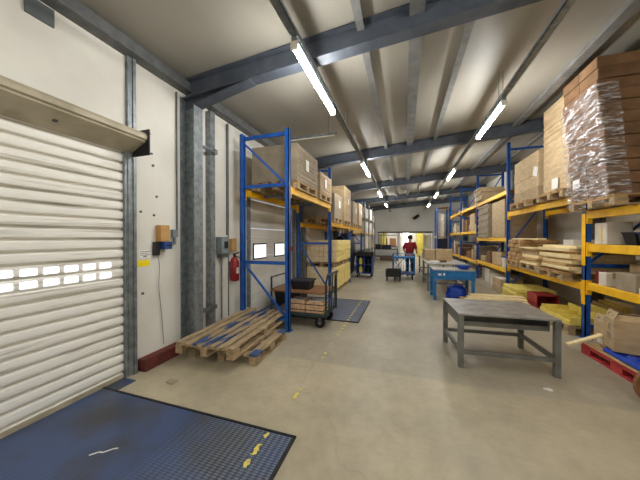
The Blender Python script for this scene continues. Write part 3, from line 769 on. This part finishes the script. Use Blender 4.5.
# bay 2 floor: yellow goods
t = thing('yellow_boards', 'stack of yellow wrapped boards on the floor under the timber rack', 'timber', (3.0, 8.05, 0))
for k in range(4):
    b = MB(); b.box(-.42 + .02 * (k % 2), .4, -.52, .52 - .04 * k, k * .1, k * .1 + .092); b.build('board', 'yellow_bag', t, bevel=.012)
t = thing('plastic_crate', 'red plastic crate with an open front on the yellow goods', 'crate', (2.95, 6.98, .145))
b = MB(); b.box(-.26, .14, -.22, .22, 0, .03); b.box(-.26, -.23, -.22, .22, .03, .25); b.box(-.23, .14, .19, .22, .03, .25); b.box(.11, .14, -.22, .19, .03, .25); b.box(-.26, .14, -.22, .22, .25, .28); b.build('shell', 'red', t, bevel=.008)
t = thing('wooden_pallet', 'low pallet on the floor under the red crate', 'pallet', (3.0, 6.98, 0)); pallet_parts(t, .8, .8, 5, 'wood_grey', 'wood_grey')
for k in range(4):
    t = thing('cream_board', '%s of four cream boards standing on edge behind the yellow tray' % ORD[k], 'timber', (3.34 + k * .07, 6.0 - .05 * k, 0), R(2 * k - 3))
    b = MB(); b.box(-.025, .025, -.36 + .05 * k, .36, 0, .42 + .04 * k); b.build('board', ('yellow_bag', 'wood_pale')[k % 2], t, bevel=.006)
t = thing('wooden_pallet', 'grey pallet on the floor under the long yellow tray', 'pallet', (2.95, 6.02, 0)); pallet_parts(t, .62, 1.04, 4, 'wood_grey', 'wood_grey', h=.16)
t = thing('yellow_tray', 'long yellow open tray on the grey pallet beside the blue rack leg', 'tray', (2.9, 6.02, .162))
b = MB(); b.box(-.24, .24, -.5, .5, 0, .02); b.box(-.24, -.22, -.5, .5, .02, .08); b.box(.22, .24, -.5, .5, .02, .2); b.box(-.22, .22, -.5, -.48, .02, .14); b.box(-.22, .22, .48, .5, .02, .14); b.box(-.22, .22, -.14, -.12, .02, .1); b.box(-.22, .22, .2, .22, .02, .1); b.build('tray', 'yellow_bag', t, bevel=.006)

# bay 1 middle and lower shelves
t = put_box((.3, .26, .33), 'card_white', 'pale upright carton with an orange stripe, first on the middle shelf', (3.0, 5.13, 1.551), tape=False)
b = MB(); b.box(-.152, -.15, -.04, -.01, .03, .28); b.build('stripe', 'rack_yellow', t)
for i, y in enumerate((4.75, 4.5)):
    t = thing('plastic_tub', ('left', 'right')[i] + ' of two black tubs on the middle right shelf', 'tub', (3.1, y, 1.551))
    b = MB(); b.hexa([(-.13, -.09, 0), (.13, -.09, 0), (.13, .09, 0), (-.13, .09, 0), (-.16, -.11, .16), (.16, -.11, .16), (.16, .11, .16), (-.16, .11, .16)]); b.build('body', 'black', t)
    b = MB(); b.box(-.17, .17, -.118, .118, .16, .18); b.build('lid', ('black', 'blue_dark')[i], t)
put_box((.2, .2, .12), 'paper', 'small white box right of the black tubs on the middle shelf', (2.98, 4.2, 1.551), tape=False)
put_box((.4, .9, .3), 'card_dark', 'dark brown carton behind the black tubs on the middle shelf', (3.49, 4.2, 1.551))
for k in range(2): put_box((.1, .1, .1), 'red', ('lower', 'upper')[k] + ' of two red packets by the blue upright, lower shelf', (2.94, 5.25, .931 + k * .101), tape=False)
put_box((.2, .16, .2), 'card_white', 'small white carton beside the red packets on the lower shelf', (2.93, 5.05, .931))
put_box((.5, .5, .34), 'card', 'tan carton with papers on top, lower right shelf', (3.42, 4.85, .931))
put_box((.34, .34, .24), 'card_grey', 'small greyish carton at the front of the lower right shelf', (3.0, 4.62, .931))
b = MB(); b.prism([(-.14, 0), (0, .012), (.14, 0), (.14, .003), (0, .016), (-.14, .003)], 0, -.1, .1); o = b.build('paper_sheet', 'paper'); o.location = (3.28, 4.78, 1.272); tag(o, 'curled white sheet on the tan carton, lower right shelf', 'paper')
put_box((.5, .7, .52), 'card_dark', 'large dark brown carton at the right end of the lower shelf', (3.12, 4.05, .931))
put_box((.18, .24, .08), 'card_white', 'flat pale box before the large dark carton', (2.93, 4.3, .931), tape=False)

# red pallet on the floor
t = thing('wooden_pallet', 'red painted pallet on the floor at the right under the rack', 'pallet', (2.94, 4.14, 0), R(2)); pallet_parts(t, .98, 1.2, 5, 'wood', 'red_pallet')
b = MB()
for y in (-.53, 0, .53): b.box(-.492, -.485, y - .09, y + .09, .0, .12)
b.box(-.492, -.486, -.6, .6, .1, .144); b.build('side_board', 'red_pallet', t)
t = thing('plastic_tray', 'bright blue plastic tray with raised domes on the red pallet', 'tray', (2.86, 4.2, .146))
b = MB(); b.box(-.36, .4, -.36, .26, 0, .05)
b.build('body', 'blue_plastic', t, bevel=.02, seg=2)
for i in range(3):
    for j in range(3):
        b = MB(); b.tube([(-.23 + i * .24, -.26 + j * .2, .05), (-.23 + i * .24, -.26 + j * .2, .065), (-.23 + i * .24, -.26 + j * .2, .072)], [.07, .06, .04], 14); b.build('dome', 'blue_plastic', t, smooth=False)
def open_carton(label, loc, w, d, h, rz, logo):
    t = thing('cardboard_box', label, 'box', loc, rz)
    b = MB(); e = .006
    b.box(-w / 2, w / 2, -d / 2, d / 2, 0, e); b.box(-w / 2, -w / 2 + e, -d / 2, d / 2, e, h); b.box(w / 2 - e, w / 2, -d / 2, d / 2, e, h)
    b.box(-w / 2 + e, w / 2 - e, -d / 2, -d / 2 + e, e, h); b.box(-w / 2 + e, w / 2 - e, d / 2 - e, d / 2, e, h); b.build('body', 'card', t)
    for sx, sy in ((1, 0), (-1, 0), (0, 1), (0, -1)):
        b = MB()
        if sx: b.bar((sx * w / 2, 0, h), (sx * (w / 2 - sx * 0 + .02 - .06), 0, h + .1), d * .96, .005, (1, 0, 0))
        else: b.bar((0, sy * d / 2, h), (0, sy * (d / 2 - .09), h + .06), w * .96, .005, (0, 1, 0))
        b.build('flap', 'card', t)
    q = MB(); xf = -w / 2 - .001
    if logo == 'ring':
        for k in range(14):
            a0, a1 = 2 * math.pi * k / 14, 2 * math.pi * (k + 1) / 14
            q.bar((xf, .03 * math.cos(a0), h * .72 + .03 * math.sin(a0)), (xf, .03 * math.cos(a1), h * .72 + .03 * math.sin(a1)), .002, .01)
        for j in range(3): q.box(xf - .001, xf + .0005, -.06 + .01 * j, .06, h * .48 - j * .03, h * .48 - j * .03 + .012)
        q.build('print', 'galv_dark', t)
    else:
        q.prism([(-.06, .03), (-.06, .17), (-.03, .12), (.015, .12), (.05, .17), (.05, .03)], 0, xf - .001, xf + .0005)
        q.build('print', 'paper', t)
    return t
open_carton('open carton with printed ring mark on the blue plastic tray', (2.776, 4.326, .22), .5, .28, .39, R(-14), 'ring')
open_carton('narrower carton with a white mark, standing on the far end of the red pallet', (2.745, 4.685, .146), .28, .24, .33, 0, 'tag')
t = thing('loose_plank', 'pale plank leaning out from the red pallet towards the table', 'timber', (2.42, 4.45, 0)); b = MB(); b.bar((-.2, .2, .12), (.24, .2, .33), .07, .02); b.build('plank', 'wood_pale', t)
# cable drum cut by the right edge
t = thing('cable_drum', 'brown wooden drum with a dark rim at the right edge of the floor', 'drum', (2.36, 3.2, 0))
for y in (-.2, .2):
    b = MB(); b.tube([(0, y - .02, .2), (0, y + .02, .2)], .2, 28); b.build('flange', 'wood_brown', t)
b = MB(); b.tube([(0, -.18, .2), (0, .18, .2)], .15, 24); b.build('coil', 'black', t)

# bay 3
put_box((.8, 1.15, 1.15), 'card', 'big plain carton on the right rack just past the double upright', (3.2, 9.6, 1.661), tape=False)
bundle('tall leaning bundle of pale cardboard past the big plain carton', (3.2, 11.2, 1.661), .85, 1.3, 1.2, 5, 'card_grey', seed=21, jit=.02)
bundle('pale cardboard bundle on the high shelf of the third right bay', (3.15, 11.55, 3.051), .8, .8, .5, 4, 'card', lean=(-.12, 0), seed=22, jit=.03)
t = thing('plastic_bucket', 'white plastic bucket low on the right rack past the double upright', 'bucket', (3.0, 9.4, .751)); b = MB(); b.tube([(0, 0, 0), (0, 0, .3)], [.13, .16], 18); b.build('body', 'paper', t); b = MB(); b.tube([(0, 0, .3), (0, 0, .33)], .17, 18); b.build('lid', 'blue_dark', t)
put_box((.55, .75, .42), 'card', 'tan carton with white paper on the floor beyond the timber', (2.95, 9.3, .0))
b = MB(); b.box(-.2, .2, -.2, .2, 0, .006); o = b.build('paper_sheet', 'paper'); o.location = (2.9, 9.25, .4235); tag(o, 'white sheet lying on the tan floor carton', 'paper')
# bays 3-5 fill: every box its own thing
rr = random.Random(12)
cn = {'card': 'tan', 'card_white': 'white', 'card_grey': 'greyish', 'card_dark': 'dark brown', 'navy': 'dark blue'}
def fill(bay, zi, z, y0, y1, hmax, bayname, lvl, n=4, mats=('card', 'card_grey', 'card_white', 'card_dark', 'card')):
    y = y0; k = 0
    while y < y1 - .35 and k < n:
        d = (.4, .55, .7, .9)[rr.randrange(4)]; d = min(d, y1 - y); d = round(d, 2)
        h = round(hmax * (.35, .5, .7, .9)[rr.randrange(4)], 2); m = mats[rr.randrange(len(mats))]
        put_box((.7, d, h), m, '%s box, %s from near end, %s shelf, %s bay of right rack' % (cn[m], ORD[k], lvl, bayname), (3.32 + rr.uniform(-.1, .02), y + d / 2, z + .001), tape=False)
        y += d + rr.uniform(.04, .2); k += 1
fill(2, 0, .75, 9.8, 12.0, .6, 'third', 'low')
fill(3, 0, .7, 12.35, 15.3, .85, 'fourth', 'low'); fill(3, 1, 1.95, 12.35, 15.3, .9, 'fourth', 'middle', 5); fill(3, 2, 3.05, 12.35, 15.3, .8, 'fourth', 'high', 2)
fill(4, 0, .7, 15.65, 18.6, .85, 'fifth', 'low'); fill(4, 1, 1.95, 15.65, 18.6, .8, 'fifth', 'middle', 5); fill(4, 2, 3.05, 15.65, 18.6, .6, 'fifth', 'high', 2)
fill(2, 3, 0, 10.0, 12.0, .55, 'third', 'floor level', 3); fill(3, 3, 0, 12.4, 15.3, .5, 'fourth', 'floor level', 3)
# end frame near the back wall
t = thing('storage_rack', 'narrow yellow-topped storage frame at the far end of the right side', 'rack', (2.3, 19.6, 0))
for x in (-.25, .5):
    for y in (-.6, .6):
        b = MB(); b.box(x - .04, x + .04, y - .04, y + .04, 0, 3.75); b.build('post', 'rack_blue', t)
for z in (3.75, 1.75, .8):
    for x in (-.25, .5):
        b = MB(); b.box(x - .03, x + .03, -.6, .6, z - .12, z); b.build('beam', 'rack_yellow', t)
    b = MB(); b.box(-.25, .5, -.58, .58, z - .05, z - .02); b.build('deck', 'chipboard', t)
put_box((.4, .35, 1.5), 'card_white', 'tall white carton standing in the far storage frame', (2.3, 19.35, 1.75), tape=False)
put_box((.4, .5, 1.3), 'card_grey', 'tall greyish carton behind the white one in the far frame', (2.35, 19.85, 1.75), tape=False)
put_box((.6, .9, .8), 'navy', 'dark blue box low in the far storage frame', (2.4, 19.6, .8), tape=False)

# ---------------------------------------------------------------- tables
def table(label, loc, rz, w, d, h, top, leg, lw=.06, shelf=False, low=.2, th=.04, name='work_table', apron=0):
    t = thing(name, label, 'table', loc, rz)
    b = MB(); b.box(-w / 2, w / 2, -d / 2, d / 2, h - th, h); b.build('tabletop', top, t, bevel=.004)
    for x in (-w / 2 + lw / 2, w / 2 - lw / 2):
        for y in (-d / 2 + lw / 2, d / 2 - lw / 2):
            b = MB(); b.box(x - lw / 2, x + lw / 2, y - lw / 2, y + lw / 2, 0, h - th - .001); b.build('leg', leg, t, bevel=.004)
    if low:
        for y in (-d / 2 + lw / 2, d / 2 - lw / 2):
            b = MB(); b.box(-w / 2 + lw, w / 2 - lw, y - .02, y + .02, low - .025, low + .025); b.build('stretcher', leg, t)
        for x in (-w / 2 + lw / 2, w / 2 - lw / 2):
            b = MB(); b.box(x - .02, x + .02, -d / 2 + lw, d / 2 - lw, low - .025, low + .025); b.build('stretcher', leg, t)
    if apron:
        b = MB()
        for y in (-d / 2 + .012, d / 2 - .012): b.box(-w / 2, w / 2, y - .01, y + .01, h - th - apron, h - th)
        for x in (-w / 2 + .012, w / 2 - .012): b.box(x - .01, x + .01, -d / 2 + .03, d / 2 - .03, h - th - apron, h - th)
        b.build('apron', leg if apron < .1 else top, t)
    return t
t = table('low grey steel work table with under-tray in the middle of the aisle', (1.165, 4.17, 0), R(4.5), 1.1, .9, .69, 'table_top', 'table_leg', lw=.062, low=.2, th=.022)
b = MB(); b.box(-.5, .5, -.3, .42, .5, .515); b.box(-.5, .5, -.31, -.295, .5, .56); b.box(-.5, .5, .4, .42, .5, .56)
for x in (-.5, .5): b.box(x - .01, x + .01, -.3, .42, .5, .668)
b.build('under_tray', 'table_leg', t)
t = table('blue metal bench with pale top beside the timber, beyond the grey table', (1.2, 7.85, 0), R(2), .98, .7, .82, 'bench_top', 'blue_table', lw=.07, low=0, th=.03)
b = MB(); b.box(-.5, .5, -.36, -.34, .56, .79); b.box(-.5, -.48, -.34, .34, .62, .79); b.box(.48, .5, -.34, .34, .62, .79); b.build('apron', 'blue_table', t)
b = MB(); b.box(-.38, -.3, -.364, -.36, .66, .72); b.box(-.26, -.21, -.364, -.36, .66, .73); b.build('label_plate', 'paper', t)
for x in (-.44, .44):
    b = MB(); b.box(x - .03, x + .03, -.3, .3, .1, .15); b.build('skid', 'blue_table', t)
t = thing('plastic_bowl', 'dark blue bowl on the blue bench', 'bowl', (1.48, 7.75, .821)); b = MB(); b.tube([(0, 0, 0), (0, 0, .04), (0, 0, .1)], [.1, .15, .17], 20); b.build('shell', 'blue_plastic', t); b = MB(); b.tube([(0, 0, .1), (0, 0, .112)], .175, 20); b.build('rim', 'blue_dark', t)
t = thing('plastic_sack', 'crumpled shiny blue sack on the floor under the blue bench', 'sack', (1.32, 7.82, 0)); b = MB(); b.blob((0, 0, .16), (.25, .2, .22), 4, .35, 2.6, 3, 0); b.build('bag', 'blue_plastic', t, smooth=True)
table('grey work bench behind the blue bench', (1.22, 9.6, 0), R(1), 1.15, 1.7, .86, 'bench_top', 'galv', lw=.06, low=.25)
table('farther grey work bench before the back wall', (1.2, 12.1, 0), R(1), 1.1, 2.4, .86, 'bench_top', 'galv', lw=.06, low=.25)
put_box((.52, .3, .4), 'card', 'tan carton on the grey bench, right one of the pair', (1.3, 10.1, .861)); put_box((.32, .3, .38), 'card', 'reddish tan carton on the grey bench, left one of the pair', (.85, 10.2, .861)); put_box((.25, .3, .36), 'card_grey', 'small carton at the near left corner of the farther bench', (.8, 11.3, .861))
t = thing('paper_stack', 'white papers on the near edge of the grey bench', 'paper', (.9, 9.2, .861)); b = MB(); b.box(-.14, .14, -.12, .12, 0, .03); b.box(-.1, .18, -.09, .14, .03, .045); b.build('sheets', 'paper', t)
t = thing('paper_roll', 'brown roll lying on the grey bench', 'roll', (1.15, 9.3, .861)); b = MB(); b.tube([(-.13, 0, .04), (.13, 0, .04)], .04, 14); b.build('roll', 'card_dark', t)
# timber on the floor behind the grey table
t = thing('wooden_pallet', 'low pallet under loose boards behind the grey table', 'pallet', (1.95, 7.1, 0)); pallet_parts(t, 1.25, .8, 5, 'wood', 'wood_grey')
for k in range(3):
    t = thing('loose_board', ('front', 'middle', 'rear')[k] + ' pale board on the low pallet behind the grey table', 'timber', (1.97 + .04 * k, 6.86 + .24 * k, .146)); b = MB(); b.box(-.62 + .05 * k, .62, -.1, .1, 0, .07 + .02 * k); b.build('board', 'wood_pale', t, bevel=.004)
# back bench
table('long dark work bench in front of the back wall, left', (-1.35, 19.8, 0), 0, 1.7, .8, .85, 'black', 'galv_dark', low=.3)
put_box((.7, .5, .3), 'navy', 'dark box on the long dark bench at the back', (-1.3, 19.8, .851), tape=False)
put_box((1.0, .4, .26), 'navy', 'dark box under the long dark bench, behind the brown one', (-1.3, 20.25, 0), tape=False)
put_box((.5, .4, .34), 'black', 'black box at the left end on the long dark bench', (-1.95, 19.8, .851), tape=False)
put_box((.9, .5, .24), 'card_dark', 'brown box under the long dark bench at the back', (-1.3, 19.8, 0.0), tape=False)

# ---------------------------------------------------------------- trolley and person at the end of the aisle
t = thing('hand_trolley', 'blue wire-sided trolley in front of the person in red', 'trolley', (-.05, 11.1, 0))
b = MB(); b.box(-.42, .42, -.35, .35, .2, .26); b.build('platform', 'blue_dark', t)
b = MB(); b.box(-.42, .42, -.35, .35, .84, .9); b.build('upper_deck', 'blue_table', t)
b = MB()
for x in (-.41, .41):
    for y in (-.34, .34): b.tube([(x, y, .2), (x, y, 1.02)], .018, 8)
    for z in (.45, .65, 1.0): b.tube([(x, -.34, z), (x, .34, z)], .01, 6)
for k in range(9): b.tube([(-.41 + k * .1025, .34, .26), (-.41 + k * .1025, .34, 1.0)], .008, 6)
b.tube([(-.41, .34, 1.0), (.41, .34, 1.0)], .014, 8)
for a, c in ((-.41, 0), (0, .41), (0, -.41), (.41, 0)): b.tube([(a, -.34, .28), (c, -.34, .84)], .012, 6)
b.build('frame', 'blue_table', t)
for x in (-.33, .33):
    for y in (-.27, .27):
        b = MB(); b.tube([(x - .02, y, .1), (x + .02, y, .1)], .1, 16); b.build('wheel', 'rubber', t)
t = thing('storage_crate', 'black crate on a low dolly before the blue trolley', 'crate', (-.42, 10.4, 0))
b = MB(); b.box(-.28, .28, -.25, .25, .18, .22); b.box(-.28, .28, -.25, -.22, .22, .45); b.box(-.28, .28, .22, .25, .22, .45); b.box(-.28, -.25, -.22, .22, .22, .45); b.box(.25, .28, -.22, .22, .22, .45); b.build('body', 'black', t)
for x in (-.24, .24):
    for y in (-.2, .2):
        b = MB(); b.tube([(x, y, 0), (x, y, .18)], .02, 8); b.build('leg', 'black', t)

def skin(name, verts, edges, radii, m, parent, sub=2):
    me = bpy.data.meshes.new(name); me.from_pydata(verts, edges, []); o = bpy.data.objects.new(name, me); COL.objects.link(o)
    sm = o.modifiers.new('skin', 'SKIN'); sm.use_smooth_shade = True
    if not me.skin_vertices: me.skin_vertices.new()
    for i, r in enumerate(radii):
        me.skin_vertices[0].data[i].radius = r if isinstance(r, tuple) else (r, r)
    me.skin_vertices[0].data[0].use_root = True
    sd = o.modifiers.new('sub', 'SUBSURF'); sd.levels = sub; sd.render_levels = sub
    me.materials.append(MATS[m]); o.parent = parent
    return o
P = thing('person', 'person in a red top standing behind the blue trolley', 'person', (.2, 11.95, 0), R(168))
V = [(0, 0, .95)]; E_ = []; Rr = [(.15, .12)]
def chain(start, pts, rs):
    last = start
    for p, r in zip(pts, rs): V.append(p); Rr.append(r); E_.append((last, len(V) - 1)); last = len(V) - 1
    return last
ch = chain(0, [(0, -.01, 1.12), (0, -.03, 1.3), (0, -.03, 1.43)], [(.145, .1), (.165, .11), (.1, .08)])
nk = chain(ch, [(0, -.03, 1.52), (0, -.05, 1.6), (0, -.05, 1.67), (0, -.05, 1.73)], [.055, .075, .09, .06])
for s in (-1, 1):
    hip = chain(0, [(s * .095, 0, .88), (s * .1, -.01, .5), (s * .1, .02, .1)], [.095, .062, .042])
    chain(hip, [(s * .11, -.14, .035)], [.035])
    el = chain(ch - 1, [(s * .19, -.03, 1.4), (s * .26, .0, 1.14), (s * .25, -.2, 1.02), (s * .24, -.27, 1.02)], [.058, .046, .034, .03])
    for k in range(4):
        chain(el, [(s * (.21 + .02 * k), -.32, 1.025), (s * (.21 + .02 * k), -.35 - .008 * (k in (1, 2)), .995), (s * (.21 + .02 * k), -.335, .972)], [.01, .009, .008])
    chain(el, [(s * .205, -.28, 1.03), (s * .19, -.31, 1.01)], [.011, .009])
skin('body', V, E_, Rr, 'skin', P)
V2 = [(0, 0, .93), (0, -.01, 1.12), (0, -.03, 1.3), (0, -.03, 1.44), (-.19, -.03, 1.41), (-.26, 0, 1.15), (.19, -.03, 1.41), (.26, 0, 1.15)]
skin('shirt', V2, [(0, 1), (1, 2), (2, 3), (2, 4), (4, 5), (2, 6), (6, 7)], [(.19, .15), (.185, .135), (.21, .145), (.11, .09), .085, .07, .085, .07], 'red_shirt', P)
V3 = [(0, 0, .97), (-.097, 0, .87), (-.1, -.01, .5), (-.1, .02, .09), (.097, 0, .87), (.1, -.01, .5), (.1, .02, .09)]
skin('trousers', V3, [(0, 1), (1, 2), (2, 3), (0, 4), (4, 5), (5, 6)], [(.165, .13), .11, .08, .065, .11, .08, .065], 'trousers', P)
b = MB(); b.blob((0, -.03, 1.69), (.095, .1, .09), 3, .08, 3); b.build('hair', 'hair', P, smooth=True)
for s in (-1, 1):
    b = MB(); b.tube([(s * .085, -.045, 1.6), (s * .1, -.04, 1.64), (s * .088, -.045, 1.66)], [.01, .018, .008], 8); b.build('ear', 'skin', P, smooth=True)
    b = MB(); b.blob((s * .105, -.07, .045), (.05, .14, .045), 1, .05, 2, 2, 0); b.build('shoe', 'black', P, smooth=True)
b = MB(); b.tube([(0, -.135, 1.645), (0, -.165, 1.61), (0, -.14, 1.6)], [.008, .018, .01], 8); b.build('nose', 'skin', P, smooth=True)

# small litter on the floor
b = MB(); b.blob((1.48, 3.44, .006), (.04, .03, .008), 4, .4, 3, 2, .0005); tag(b.build('paper_scrap', 'paper'), 'white paper scrap on the floor in front of the grey table', 'litter')
b = MB(); b.blob((-2.54, 2.3, .006), (.06, .05, .008), 6, .4, 3, 2, .0005); tag(b.build('paper_scrap', 'card_grey'), 'pale flattened scrap on the floor before the pallets', 'litter')

# ---------------------------------------------------------------- light and view
w = bpy.data.worlds.new('world'); S.world = w; w.use_nodes = True
w.node_tree.nodes['Background'].inputs['Color'].default_value = (.75, .82, 1, 1)
w.node_tree.nodes['Background'].inputs['Strength'].default_value = .6
S.view_settings.view_transform = 'Standard'; S.view_settings.look = 'None'
S.view_settings.exposure = 1.6; S.view_settings.gamma = 1; S.view_settings.use_curve_mapping = False
S.cycles.max_bounces = 10; S.cycles.diffuse_bounces = 6; S.cycles.transparent_max_bounces = 12
S.cycles.sample_clamp_indirect = 6
